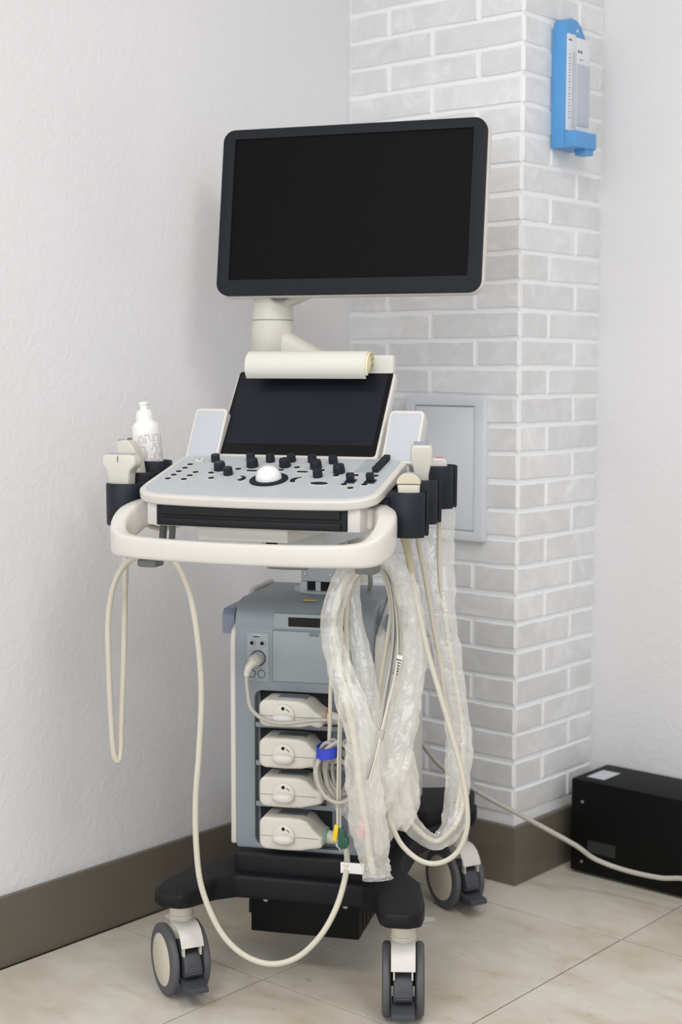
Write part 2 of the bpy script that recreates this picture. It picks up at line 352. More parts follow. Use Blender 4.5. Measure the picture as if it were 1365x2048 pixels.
# wall thermometer
hy = empty('wall_hygrometer', (CX, 2.755, 1.581)); tag(hy, 'blue plastic wall thermometer with white scale on the brick column', 'thermometer')
def HX(f): return f  # local: x out of the column, y along the face, z up
out = [(0, .0), (.083, .0), (.083, .205), (.08, .235), (.062, .258), (.046, .268), (.022, .27), (.006, .262), (0, .248)]
MB().prism(out, 'x', .001, .034, .002).build('back_plate', 'blue', hy)
MB().prism([(0, 0), (.085, 0), (.085, .034), (0, .034)], 'x', .034, .062, .0025).build('shelf', 'blue', hy)
MB().box(.03, .058, .048, .08, -.012, .004, .002).build('shelf_lip', 'blue', hy)
sc = MB().box(.034, .0375, .004, .036, .036, .236, .001).build('scale', 'scale', hy)
sp = MB().box(.034, .0385, .0375, .092, .03, .232, .001).build('scale_plate', 'scale', hy)
MB().box(.0385, .041, .041, .088, .05, .178, .002).build('water_tube', 'tube', sp)
MB().tube([(.0395, .027, .045), (.0395, .027, .2)], .002, 8, 1, False).build('glass_tube', 'tube', sc)
for k in range(22): MB().box(.0374, .0379, .008, .014 if k % 2 else .018, .062+k*.0062, .0632+k*.0062).build('tick', 'ink', sc)
MB().box(.0374, .0379, .007, .02, .222, .225).build('heading_mark', 'ink', sc)
for y in (.046, .056): MB().lathe([(0, 0), (.0032, 0), (.0032, .0005), (0, .0005)], Tr(.0385, y, .204) @ Ry(90), 12).build('screw', 'ink', sp)
MB().box(.0384, .0388, .05, .064, .187, .1885).build('heading_mark', 'ink', sp)
MB().lathe([(0, 0), (.0035, 0), (.0035, .0006), (0, .0006)], Tr(.0339, .046, .247) @ Ry(90), 14).build('mounting_hole', 'scale', hy)

# black box by the wall
ub = empty('power_unit', (-1.726, 2.80, 0)); tag(ub, 'black metal power unit box on the floor against the wall', 'box')
MB().box(0, .52, 0, .155, .006, .214, .006).build('casing', 'ups', ub)
for x in (.03, .47): MB().box(x, x+.03, .02, .13, 0, .0062, .001).build('foot', 'black', ub)
MB().box(.022, .066, .03, .10, .2138, .2145).build('sticker', 'sticker', ub)
for x, zz in ((.03, .165), (.03, .03)): MB().lathe([(.0034, 0), (.0034, .0012), (.002, .002), (0, .002)], Tr(x, 0, zz) @ Rx(90), 12).build('screw', 'steel', ub)
MB().box(.045, .115, -.0006, .0005, .055, .082).build('scuffed_label', 'rub', ub)

# ---------------------------------------------------------------- ultrasound machine
OX, OY = -1.85, 2.13
US = empty('ultrasound_machine', (OX, OY, 0), R(27)); tag(US, 'white and grey ultrasound machine on four casters with a large dark monitor', 'medical machine')
CF = Rz(-6)                            # console frame: swivelled against the base

# base
def bz(x, y, z_): return (x, y, z_ + (max(0, abs(y)-.24)*.13 if z_ < .19 else -max(0, abs(y)-.3)*.05))
half = [(.0, -.232), (.115, -.232), (.145, -.262), (.168, -.335), (.182, -.352), (.222, -.348), (.24, -.325), (.236, -.28), (.212, -.19), (.17, -.13), (.16, -.08), (.16, .08), (.19, .15), (.236, .27), (.24, .31), (.225, .34), (.18, .345), (.16, .32), (.13, .25)]
outl = half + [(-x, y) for x, y in half[:0:-1]]
MB().prism(outl, 'z', .165, .208, .008, 3, 25, bz).build('base_frame', 'frame', US)
for s_ in (1, -1):
    MB().prism([(s_*.09, .13), (s_*.165, .13), (s_*.235, .25), (s_*.235, .31), (s_*.2, .33), (s_*.09, .3)], 'z', .2, .238, .008, 2).build('rear_bumper', 'frame', US)
MB().box(-.128, .128, -.212, .2, .2, .2465, .01, 3).build('plinth', 'black', US)
ubx = MB().box(-.103, .1, -.19, .12, .09, .168, .003).build('power_box', 'ups', US)
for x in (-.075, .075): MB().lathe([(.005, 0), (.005, .002), (.003, .003), (0, .003)], Tr(x, -.19, .152) @ Rx(90), 12).build('screw', 'steel', ubx)
MB().box(-.11, -.103, -.18, -.15, .12, .145, .001).build('clip', 'black', ubx)
for k in range(9): MB().box(.1, .1012, -.16+k*.03, -.145+k*.03, .1, .155, .0004).build('vent_slat', 'gap', ubx)

# casters
def make_caster():
    st = MB().lathe([(0, .1), (.021, .1), (.021, .142), (.0225, .143), (.0225, .147), (.021, .148), (.021, .182), (0, .182)], seg=28).build('caster', 'cream', US)
    for s_ in (-1, 1):
        w = MB().lathe([(.046, .0005), (.058, .0), (.063, .003), (.064, .006), (.064, .010), (.063, .013), (.058, .016), (.046, .0155), (.046, .0005)], Tr(s_*.0285, .008, .064) @ Ry(90) @ Tr(0, 0, -.008), 40)
        w.build('wheel', 'tyre', st)
        MB().lathe([(0, 0), (.047, 0), (.0475, .002), (.045, .0035), (0, .0042)], Tr(s_*.0335, .008, .064) @ Ry(90*s_), 40).build('hub_cap', 'hub', st)
        MB().lathe([(.0, 0), (.046, 0), (.046, .004), (0, .004)], Tr(s_*.0205, .008, .064) @ Ry(90*s_), 32).build('wheel_disc', 'pedal', st)
        MB().box(s_*.0155-.0015, s_*.0155+.0015, -.058, -.046, .088, .112, .0008).build('bracket', 'cream', st)
    MB().tube([(-.03, .008, .064), (.03, .008, .064)], .012, 16, 1, False).build('axle', 'pedal', st)
    MB().box(-.017, .017, -.03, .04, .03, .108, .006).build('fork', 'pedal', st)
    pts = [(.03, .137), (-.014, .1395), (-.03, .138), (-.045, .130), (-.055, .118), (-.061, .104)]
    pi = [(-.057, .104), (-.051, .116), (-.042, .127), (-.029, .134), (-.014, .1355), (.03, .133)]
    MB().prism(pts+pi, 'x', -.0208, .0208, .0016, 3, 40).build('fork_cover', 'white', st)
    MB().prism([(-.03, .094), (-.05, .092), (-.06, .08), (-.066, .062), (-.063, .052), (-.045, .047), (-.03, .05)], 'x', -.0165, .0165, .004, 3).build('brake_pedal', 'pedal', st)
    for k in range(4): MB().box(-.011, .011, -.0668+k*.0008, -.0615, .058+k*.0045, .0595+k*.0045, .0006).build('pedal_rib', 'tyre', st)
    MB().prism([(-.03, .05), (-.055, .044), (-.086, .040), (-.087, .030), (-.083, .029), (-.055, .031), (-.03, .036)], 'x', -.0195, .0195, .002, 2).build('brake_lever', 'pedal', st)
    return st
def copy_part(o, parent, T):
    c = o.copy(); COL.objects.link(c); c.parent = parent; c.matrix_basis = T
    for ch in o.children:
        d = ch.copy(); COL.objects.link(d); d.parent = c
    return c
c0 = make_caster()
for i, (x, y, a) in enumerate(((.2, -.285, 38.3-27), (-.205, -.28, 66-27), (.204, .268, 68-27), (-.2, .27, 30-27))):
    T = Tr(x, y, 0) @ Rz(a)
    if i == 0: first = T
    else: copy_part(c0, US, T)
c0.matrix_basis = first

# body housing
prof = [(-.172, .245), (-.172, .67), (-.158, .692), (-.135, .70), (.055, .70), (.075, .692), (.19, .6), (.2, .58), (.2, .245)]
hs = MB().prism(prof, 'x', -.13, .125, .004, 2).build('housing', 'body', US)
# front panel with the connector bay opening
outer = rrect(-.13, .125, .2455, .664, .006, 5); inner = rrect(-.094, .078, .2535, .538, .014, 5)
fp = MB().ring(outer, inner, 'y', -.19, -.17, .003).build('front_panel', 'body', US)
MB().prism([(-.1904, .651), (-.1904, .664), (-.187, .676), (-.176, .69), (-.158, .698), (-.13, .7005), (-.13, .69), (-.165, .66)], 'x', -.13, .125, .001, 1).build('top_edge', 'body', hs)
MB().box(-.0935, .0775, -.1735, -.1715, .254, .5375).build('bay_back', 'bodydk', fp)
for k in range(4):
    zc = (.508, .4365, .366, .2905)[k]
    MB().box(-.088, .046, -.1755, -.173, zc-.028, zc+(.034 if k else .0285), .001).build('slot', 'gap', fp)
    if k: MB().box(-.0935, .0775, -.1885, -.173, zc+.0335, zc+.0425, .0015).build('shelf', 'body', fp)
# upper front details
fl = MB().box(-.059, .075, -.1922, -.188, .557, .648, .0012).build('flap_door', 'bodylt', fp)
MB().box(.008, .026, -.1932, -.191, .641, .647, .0005).build('latch', 'bodydk', fl)
MB().box(-.0605, .0765, -.1906, -.188, .5555, .6495).build('flap_gap', 'bodydk', fp)
MB().box(-.057, .088, -.1935, -.186, .6525, .680, .0015).build('display_strip', 'bodylt', fp)
MB().box(-.03, .084, -.1945, -.192, .6575, .674, .0006).build('dark_window', 'gap', fp)
io = MB().prism(rrect(-.108, -.067, .555, .643, .003, 3), 'y', -.1915, -.188, .0006).build('port_panel', 'bodylt', fp)
tag(io, 'small grey panel of round sockets')
MB().box(-.0965, -.083, -.1925, -.191, .6335, .6395, .0004).build('port', 'steel', io)
MB().box(-.0955, -.084, -.1929, -.192, .6355, .6375).build('port', 'gap', io)
for x, z_, r in ((-.098, .6245, .0055), (-.079, .6245, .0055)):
    MB().lathe([(0, 0), (r, 0), (r, .0025), (r*.7, .0025), (r*.7, .001), (0, .001)], Tr(x, -.1912, z_) @ Rx(90), 20).build('socket', 'steel', io)
    MB().lathe([(0, 0), (r*.68, 0), (r*.68, .0004), (0, .0004)], Tr(x, -.1923, z_) @ Rx(90), 16).build('port', 'gap', io)
MB().lathe([(.0125, 0), (.0145, 0), (.0145, .0022), (.0125, .0022), (.0125, 0)], Tr(-.087, -.1912, .597) @ Rx(90), 28).build('socket', 'ink', io)
for x in (-.0985, -.0805): MB().lathe([(.0062, 0), (.0074, 0), (.0074, .001), (.0062, .001), (.0062, 0)], Tr(x, -.1912, .5685) @ Rx(90), 24).build('socket_ring', 'ink', io)
for x0, x1, z_ in ((-.105, -.088, .6095), (-.088, -.072, .578), (-.104, -.072, .5585)): MB().box(x0, x1, -.1918, -.1913, z_, z_+.001).build('print_line', 'body', io)
MB().prism([(-.012, -.16), (.01, -.16), (.01, -.152), (-.012, -.152)], 'z', .6995, .7004).build('warning_label', 'yellow', hs)
# side panels, side handles
side = [(-.188, .25), (-.188, .625), (-.18, .645), (-.06, .705), (.06, .705), (.2, .605), (.205, .25)]
for s_ in (-1, 1):
    x0, x1 = (.125, .142) if s_ > 0 else (-.1415, -.13)
    sp_ = MB().prism(side, 'x', x0, x1, .005, 3).build('side_panel', 'white', US)
    xa, xb = (.14, .160) if s_ > 0 else (-.164, -.139)
    MB().prism([(-.165, .634), (-.165, .668), (-.155, .68), (-.05, .68), (-.05, .634)], 'x', xa, xb, .004, 2).build('side_handle', 'sidehandle', sp_)
# lift column between body and console
lc = MB().box(-.032, .034, -.075, .03, .722, .86, .003).build('lift_column', 'lift', US, CF)
MB().box(-.03, .032, -.07, .028, .7, .724).build('column_recess', 'gap', lc)
MB().box(-.034, -.020, -.076, -.062, .7, .722, .001).build('strut', 'lift', lc)
MB().box(-.004, .006, -.073, -.06, .7, .722, .001).build('strut', 'lift', lc)
for x in (-.024, .026): MB().lathe([(.0028, 0), (.0028, .0018), (0, .0024)], Tr(x, -.075, .735) @ Rx(90), 12).build('bolt', 'steel', lc)
MB().lathe([(.0, .699), (.062, .699), (.062, .7035), (.056, .705), (0, .705)], Tr(.0, -.02, 0), 36).build('column_collar', 'lift', lc)
MB().box(-.06, .062, -.2, .06, .80, .851, .004).build('support_arm', 'lift', lc)
MB().box(-.05, -.028, -.2012, -.19, .803, .849, .001).build('support_slot', 'gap', lc)
MB().tube([(-.095, -.08, .752), (-.06, -.078, .751), (-.02, -.075, .752)], .009, 12, 4).build('wrapped_tube', 'gcable', lc)
for k in range(3): MB().tube([(.05, -.04+.01*k, .80), (.07, -.05+.01*k, .765-.008*k), (.088, -.03, .735), (.078, .0, .703)], .0045, 8).build('lead', 'gcable', lc)

# console (level lower shell, handle, drawer)
def bow(x, y): return y - .012*(1-min(1, (x/.2)**2))
fr = [(x/100, bow(x/100, -.385)) for x in range(-19, 20, 2)]
lower = MB()
lowo = fr + [(.195, -.36), (.195, -.18), (-.195, -.18), (-.195, -.36)]
def topz(x, y, z_): return (x, y, z_ if z_ < .88 else .904+(y+.40)*.265-.013)
cl = lower.prism(lowo, 'z', .852, .9, .003, 2, 40, topz).build('console_base', 'white', US, CF)
dr = [(x/100, bow(x/100, -.3885)) for x in range(-17, 18, 2)]
MB().prism(dr+[(.168, -.35), (-.168, -.35)], 'z', .8535, .8885, .0012, 1, 40).build('drawer_housing', 'black', cl)
d2 = [(x/100, bow(x/100, -.3925)) for x in range(-16, 17, 2)]
MB().prism(d2+[(.158, -.38), (-.158, -.38)], 'z', .8725, .8883, .001, 1, 40).build('drawer_top', 'black', cl)
MB().prism(d2+[(.158, -.38), (-.158, -.38)], 'z', .8545, .8665, .0015, 2, 40).build('drawer', 'black', cl)
MB().box(-.1, .062, -.378, -.2, .829, .8525, .003).build('lower_tray', 'white', cl)
MB().box(-.12, .13, -.34, -.16, .844, .853, .002).build('underside_plate', 'lift', cl)
hp = [(-.185, -.30, .878), (-.212, -.335, .872), (-.23, -.37, .858), (-.2325, -.402, .838), (-.22, -.427, .825), (-.185, -.441, .8205), (-.1, -.451, .8185)]
hp = hp + [(0, -.455, .818)] + [(-x, y, z_) for x, y, z_ in hp[::-1]]
hh = [.034, .042, .05, .05, .043, .037, .0355]; hh = hh + [.035] + hh[::-1]
ht = [.036, .036, .034, .03, .027, .024, .022]; ht = ht + [.022] + ht[::-1]
path = crom(hp, 8)
def hsec(i, t):
    a, b_ = lerpv(hh, t)/2, lerpv(ht, t)/2
    return [(b_*math.copysign(abs(math.cos(q))**.42, math.cos(q)), a*math.copysign(abs(math.sin(q))**.42, math.sin(q))) for q in [2*math.pi*k/20 for k in range(20)]]
MB().sweep(path, hsec, Vector((0, 0, 1))).build('handle', 'white', US, CF, 60)
for s_ in (-1, 1):
    g = MB().prism([(s_*.165, -.375), (s_*.2, -.36), (s_*.218, -.31), (s_*.19, -.25), (s_*.165, -.25)], 'z', .853, .89, .006, 3).build('handle_mount', 'white', cl)
    # cable hook under the console
    hx = -.202 if s_ < 0 else .192
    k = MB().tube([(hx, -.30, .86), (hx, -.305, .82), (hx, -.315, .79), (hx, -.335, .787), (hx, -.355, .79), (hx, -.366, .797)], .0065, 10, 5).build('cable_hook', 'hook', US, CF)
    MB().box(hx-.018, hx+.018, -.37, -.335, .782 if s_ > 0 else .776, .80 if s_ > 0 else .79, .005).build('hook_pad', 'hook', k)
    if s_ < 0: MB().tube([(hx+.018, -.30, .86), (hx+.018, -.305, .82), (hx+.016, -.315, .79)], .0055, 10, 4).build('hook_rod', 'hook', k)

# sloped control surface
SL = math.degrees(math.atan(.265))
CP = CF @ Tr(0, -.40, .904) @ Rx(SL)
def con_out(off):
    o = []
    for k in range(-8, 9): x = (.166)*k/8; o.append((x, -.010*(1-(x/.2)**2)+off))
    for k in range(1, 6): a = -90+k*15; o.append((.166+(.05-off)*math.cos(R(a)), .05-.001+(.05-off)*math.sin(R(a))-.0))
    o += [(.216-off, .06), (.212-off, .205), (.20-off, .22-off)]
    return o + [(-x, y) for x, y in o[:16:-1]]
cons = MB().prism(con_out(0), 'z', -.0165, 0, .004, 3, 35).build('console_top', 'white', US, CP)
MB().prism(con_out(.011), 'z', -.001, .0012, .0006, 1, 35).build('control_panel', 'panel', cons)
def pr(name, mb, mat, pts, rz=0):
    me = None
    for p in pts:
        T = Tr(p[0], p[1], .0012) @ Rz(rz)
        if me is None: o = mb.build(name, mat, cons, T); me = o.data
        else: inst(name, me, cons, T)
knob = lambda r, h: MB().lathe([(0, 0), (r*.98, 0), (r*.98, h*.15), (r, h*.2), (r*.94, h*.82), (r*.86, h), (0, h*1.02)], seg=24)
pr('knob', knob(.0082, .013), 'navy', [(-.135, .18), (-.071, .189), (-.032, .185), (.006, .189), (.045, .189), (.085, .185)])
pr('knob', knob(.0105, .0145), 'navy', [(-.107, .134), (-.054, .155), (.005, .160), (.064, .155), (.113, .135)])
pr('knob', knob(.0085, .0135), 'navy', [(-.081, .11), (.083, .111)])
for x, y in ((.148, .091), (.182, .093)):
    g = MB().box(x-.009, x+.009, y-.009, y+.009, .001, .003, .001).box(x-.0065, x+.0065, y-.004, y+.005, .003, .0165, .002).build('toggle', 'navy', cons)
for k in range(8):
    y = .142+k*.0092
    MB().box(.170, .1815, y-.003, y+.003, .001, .0115, .0022).build('slider', 'navy', cons)
    MB().box(.138, .17, y-.0022, y+.0022, .001, .0016).build('slider_groove', 'bodylt', cons)
bts = [(-.173, .154), (-.174, .134), (-.177, .115), (-.178, .096), (-.18, .076), (-.144, .113), (-.147, .095), (-.149, .075), (-.114, .112), (-.102, .085), (-.073, .136), (-.023, .15), (.03, .152), (.08, .14), (.114, .115), (.148, .119), (.183, .119), (.143, .072), (.178, .074), (.16, .055)]
pr('button', MB().prism([(.0078*math.cos(2*math.pi*k/20), .0068*math.sin(2*math.pi*k/20)) for k in range(20)], 'z', 0, .0016, .0006), 'white', bts)
pr('button_cap', MB().prism([(.0055*math.cos(2*math.pi*k/20), .0044*math.sin(2*math.pi*k/20)) for k in range(20)], 'z', .0014, .0026, .0006), 'bezel', bts)
pr('button', MB().lathe([(0, 0), (.0085, 0), (.0085, .002), (.007, .0028), (0, .0028)], seg=24), 'white', [(-.167, .181)])
pr('button_cap', MB().lathe([(0, .0028), (.0025, .0028), (.0025, .0032), (0, .0032)], seg=12), 'bodydk', [(-.167, .181)])
ov = lambda a, c, h0, h1: MB().prism([(a*math.cos(2*math.pi*k/28), c*math.sin(2*math.pi*k/28)) for k in range(28)], 'z', h0, h1, .0006)
pr('button', ov(.0185, .0085, 0, .0016), 'white', [(.099, .073)]); pr('button_cap', ov(.0155, .006, .0014, .0028), 'bezel', [(.099, .073)])
pr('button', MB().prism(rrect(-.0115, .0115, -.0045, .0045, .002, 3), 'z', 0, .0014, .0005), 'white', [(-.045, .129), (.002, .137), (.048, .13)])
pr('button_cap', MB().prism(rrect(-.0095, .0095, -.003, .003, .0015, 3), 'z', .0012, .0024, .0005), 'bezel', [(-.045, .129), (.002, .137), (.048, .13)])
for s_ in (-1, 1):
    for w, h0, h1, mt in ((.0072, .001, .0026, 'white'), (.005, .0024, .004, 'bezel')):
        arc = [(s_*(.057 - .012*math.cos(R(a)) + 0), .087 + .013*math.sin(R(a))) for a in range(-50, 71, 15)]
        o2 = [(.002+p[0]+s_*w*.8, p[1]+.001) for p in arc]; i2 = [(.002+p[0]-s_*w*.8, p[1]-.001) for p in arc]
        MB().prism(o2+i2[::-1], 'z', h0, h1, .0005).build('curved_button', mt, cons)
MB().lathe([(0, .001), (.033, .001), (.033, .0035), (.03, .005), (.023, .0045), (.0225, .002), (0, .002)], Tr(.003, .088, 0), 40).build('trackball_ring', 'bezel', cons)
MB().sphere((.003, .088, .004), .0225, 28).build('trackball', 'ball', cons)

# touch screen
TC = CF @ Tr(.0, -.135, 1.036) @ Rx(-36.3)
hsg = MB().prism(rrect(-.1535, .1535, -.095, .0915, .008), 'y', .002, .022, .004, 3).build('touch_screen', 'white', US, TC)
MB().prism(rrect(-.149, .149, -.090, .090, .006), 'y', -.001, .003, .001).build('glass', 'glass', hsg)
MB().box(-.141, .141, -.0014, -.0009, -.069, .084).build('display', 'disp', hsg)
for s_ in (-1, 1):
    T = CF @ Tr(s_*.186 + .011, -.205, .953) @ Rx(-30)
    sp2 = MB().prism(rrect(-.032, .032, 0, .104, .009), 'y', 0, .026, .003, 3).build('speaker', 'white', US, T)
    MB().prism(rrect(-.027, .027, .006, .098, .006), 'y', -.0008, .002, .0005).build('grille', 'grille', sp2)
MB().box(-.215, .215, -.203, -.165, .93, .954, .006, 3).build('console_rear', 'white', US, CF)
MB().box(-.12, .12, -.14, -.06, .9, .97, .01).build('touch_mount', 'white', US, CF)

# monitor
def w2b(p): return Matrix.Rotation(-R(27), 3, 'Z') @ (Vector(p) - Vector((OX, OY, 0)))
mc = w2b((-1.8634, 2.1954, 1.4214))
MT = Matrix.Translation(mc) @ Rz(21.34-27) @ Rx(-8)
mo = MB().prism(rrect(-.2665, .2665, -.1705, .1595, .026, 8), 'y', .008, .028, .007, 3).build('monitor', 'white', US, MT)
MB().ring(rrect(-.2635, .2635, -.1675, .1565, .024, 8), rrect(-.2385, .2385, -.1375, .1375, .001, 8), 'y', -.004, .012, .0015).build('bezel', 'bezel', mo)
MB().box(-.24, .24, .0, .006, -.139, .139).build('screen', 'screen', mo)
MB().prism(rrect(-.16, .16, -.11, .11, .04, 6), 'y', .026, .05, .012, 3).build('back_cover', 'white', mo)
# monitor arm
ar = MB().lathe([(0, 1.142), (.036, 1.142), (.042, 1.15), (.043, 1.195), (.04, 1.208), (.04, 1.2085)], Tr(-.158, .1, 0), 32).build('monitor_arm', 'shell', US, CF)
MB().lathe([(.04, 1.2095), (.0405, 1.21), (.0385, 1.262), (.034, 1.275), (0, 1.277)], Tr(-.158, .1, 0), 32).build('elbow', 'shell', ar)
def beam(p, q, w, h, b, name, mat):
    p, q = Vector(p), Vector(q)
    MB().sweep([p, (p+q)/2, q], lambda i, t: rrect(-w/2, w/2, -h/2, h/2, b, 4), Vector((0, 0, 1))).build(name, mat, ar)
beam((-.15, .10, 1.243), (.03, .14, 1.322), .055, .035, .012, 'upper_link', 'shell')
beam((-.158, .1, 1.178), (.01, .10, 1.085), .06, .05, .016, 'lower_link', 'shell')
MB().lathe([(0, .70), (.032, .70), (.032, 1.11), (.026, 1.12), (0, 1.12)], Tr(.01, .10, 0), 28).build('post', 'shell', ar)
MB().box(-.02, .06, .115, .17, 1.33, 1.42, .012).build('tilt_joint', 'shell', ar)
MB().tube([(-.15, .062, 1.268), (-.145, .058, 1.252), (-.13, .058, 1.246), (-.115, .06, 1.249), (-.105, .064, 1.258)], .0025, 8).build('arm_cable', 'hook', ar)

# probe holders (dark cups along both sides)
def cup(x, y, zt, gap, r=.034, h=.074):
    a0 = gap+24; a1 = gap+360-24
    o = MB().lathe([(r-.0025, -h), (r-.0005, -h+.003), (r, -.003), (r-.0015, 0), (r-.0035, 0), (r-.005, -.003), (r-.0055, -h+.003), (r-.0045, -h), (r-.0025, -h)], None, 36, a0, a1).build('probe_holder', 'navy', US, CF @ Tr(x, y, zt))
    s_ = 1 if x > 0 else -1
    MB().box(min(-s_*(r-.002), -s_*(r+.03)), max(-s_*(r-.002), -s_*(r+.03)), -.01, .01, -.04, -.012, .003).build('bracket', 'navy', o)
    return o
for x, y, zt, g in ((-.268, -.315, .916, 175), (-.274, -.245, .931, 175), (-.282, -.177, .947, 175), (.251, -.318, .916, 2), (.251, -.243, .931, 2), (.253, -.152, .949, 2)): cup(x, y, zt, g)

# ---------------------------------------------------------------- probes and their cables
def cpt(x, y, z_): return Matrix.Translation((OX, OY, 0)) @ Rz(21) @ Tr(x, y, z_)
def bpt(p): return Matrix.Translation((OX, OY, 0)) @ Rz(27) @ Vector(p)
IDN = Matrix.Translation((OX, OY, 0)) @ Rz(27)
def local(root, pts):
    inv = root.matrix_basis.inverted(); return [inv @ (IDN @ Vector(p)) for p in pts]
def probe(name, x, y, zt, rz, label):
    o = empty(name, (0, 0, 0)); o.matrix_basis = cpt(x, y, zt) @ Rz(rz); tag(o, label, 'ultrasound probe'); return o
CAB_A = [(-.301,-.285,.865),(-.301,-.285,.788),(-.304,-.285,.691),(-.308,-.285,.583),(-.312,-.288,.484),(-.313,-.290,.439),(-.316,-.295,.420),(-.322,-.300,.437),(-.324,-.305,.497),(-.325,-.310,.596),(-.323,-.315,.677),(-.307,-.325,.741),(-.276,-.340,.783),(-.238,-.355,.799),(-.209,-.360,.802),(-.184,-.360,.791),(-.160,-.355,.742),(-.147,-.350,.664),(-.142,-.345,.568),(-.147,-.345,.463),(-.154,-.345,.375),(-.153,-.345,.287),(-.143,-.345,.217),(-.112,-.345,.148),(-.071,-.345,.109),(-.023,-.340,.094),(.024,-.335,.108),(.062,-.325,.145),(.086,-.310,.190),(.096,-.285,.234),(.092,-.250,.262),(.079,-.225,.278),(.067,-.217,.272)]
CAB_B = [(.194,-.285,.87),(.194,-.27,.835),(.199,-.262,.809),(.206,-.260,.771),(.219,-.262,.708),(.235,-.265,.640),(.255,-.265,.572),(.277,-.265,.500),(.295,-.265,.436),(.305,-.265,.376),(.305,-.265,.332),(.289,-.265,.292),(.259,-.265,.271),(.226,-.265,.272),(.193,-.265,.297),(.175,-.265,.332),(.167,-.262,.365),(.166,-.260,.409),(.170,-.262,.45)]
# linear probe, left front
p = probe('linear_probe', -.275, -.315, .916, -4, 'white linear probe with a wide flat head in the front left cup')
MB().prism([(-.019, -.05), (.019, -.05), (.0205, .006), (.022, .020), (.0335, .031), (.034, .042), (.028, .0495), (-.028, .0495), (-.034, .042), (-.0335, .031), (-.024, .020), (-.021, .006)], 'y', -.013, .013, .005, 3).build('grip', 'shell', p)
MB().box(-.025, .025, -.006, .006, .0485, .0512, .001).build('lens', 'lens', p)
MB().box(-.0006, .0006, -.0142, -.0125, .036, .047).build('centre_mark', 'hook', p)
MB().tube(local(p, CAB_A), .0052, 12, 6).build('cable', 'cable', p)
# second probe, left middle cup
p = probe('cavity_probe', -.284, -.245, .931, 0, 'white probe with a square grey tip in the middle left cup')
MB().prism([(-.016, -.05), (.02, -.05), (.02, .02), (.016, .04), (.010, .052), (.004, .058), (-.015, .058), (-.018, .05), (-.02, .02)], 'y', -.014, .014, .004, 3).build('grip', 'shell', p)
MB().box(-.015, .005, -.010, .010, .0575, .061, .001).build('lens', 'steel', p)
MB().tube([(0, 0, -.045), (0.005, 0, -.09), (.03, .02, -.11), (.07, .03, -.105)], .0045, 10).build('cable', 'cable', p)
p.matrix_basis = p.matrix_basis @ Tr(0, 0, -.04) @ Ry(-9) @ Tr(0, 0, .04)
# convex probe, right front
p = probe('convex_probe', .251, -.318, .916, 14, 'cream convex probe with a rounded head in the front right cup')
MB().prism([(-.0165, -.055), (.0165, -.055), (.0175, .002), (.0185, .012), (-.0185, .012), (-.0175, .002)], 'y', -.013, .013, .004, 3).build('grip', 'cream', p)
dm = [(-.0195, .0125), (.0195, .0125)] + [(.0195*math.cos(R(a)), .014+.0165*math.sin(R(a))) for a in range(0, 181, 18)]
MB().prism(dm, 'y', -.014, .014, .005, 3, 50).build('head', 'lens2', p)
MB().prism([(.0197*math.cos(R(a)), .0143+.0168*math.sin(R(a))) for a in range(20, 161, 14)] + [(.0175*math.cos(R(a)), .013+.0145*math.sin(R(a))) for a in range(160, 19, -14)], 'y', -.012, .0125, .001, 1, 50).build('lens', 'lens', p)
MB().tube(local(p, CAB_B[:1] + CAB_B[1:4]), .0085, 12, 6, True, .0055).build('strain_relief', 'brown', p)
MB().tube(local(p, CAB_B[2:]), .0046, 12, 6).build('cable', 'cable', p)
# phased probe, right middle
p = probe('phased_probe', .249, -.243, .931, 18, 'white square-headed probe with a blue-grey lens in the middle right cup')
p.matrix_basis = p.matrix_basis @ Tr(0, 0, -.02) @ Rx(13) @ Tr(0, 0, .02)
MB().prism([(-.013, -.05), (.013, -.05), (.0125, .012), (.0155, .026), (.0185, .032), (.0185, .055), (.014, .062), (-.013, .062), (-.0175, .056), (-.0185, .034), (-.0135, .024), (-.0125, .012)], 'y', -.013, .013, .004, 3).build('grip', 'shell', p)
MB().box(-.0125, .0135, -.0095, .0095, .061, .0638, .001).build('lens', 'lens', p)
SL1c = [(.226,-.212,.86),(.206,-.200,.824),(.216,-.190,.758),(.230,-.180,.669),(.243,-.175,.597),(.252,-.175,.535),(.267,-.175,.474),(.282,-.175,.421),(.287,-.185,.369),(.280,-.195,.33),(.262,-.205,.303),(.242,-.210,.291),(.220,-.220,.305),(.198,-.230,.335),(.184,-.235,.38),(.179,-.235,.43)]
MB().tube(local(p, SL1c), .0045, 10, 6).build('cable', 'cable', p)
# small probe, right rear
p = probe('small_probe', .253, -.152, .949, 14, 'small white probe with a red mark in the rear right cup')
MB().prism([(-.013, -.05), (.013, -.05), (.0155, -.004), (.0155, .006), (.009, .0125), (-.009, .0125), (-.0155, .006), (-.0155, -.004)], 'y', -.012, .012, .004, 3).build('grip', 'white', p)
MB().box(-.004, .008, -.006, .006, .012, .0136, .001).build('lens', 'red', p)
MB().tube(local(p, [(.236,-.177,.90),(.238,-.177,.84),(.240,-.175,.75),(.252,-.172,.66),(.266,-.174,.58),(.279,-.178,.51),(.285,-.182,.44),(.281,-.186,.38),(.274,-.194,.33)]), .0042, 10).build('cable', 'cable', p)

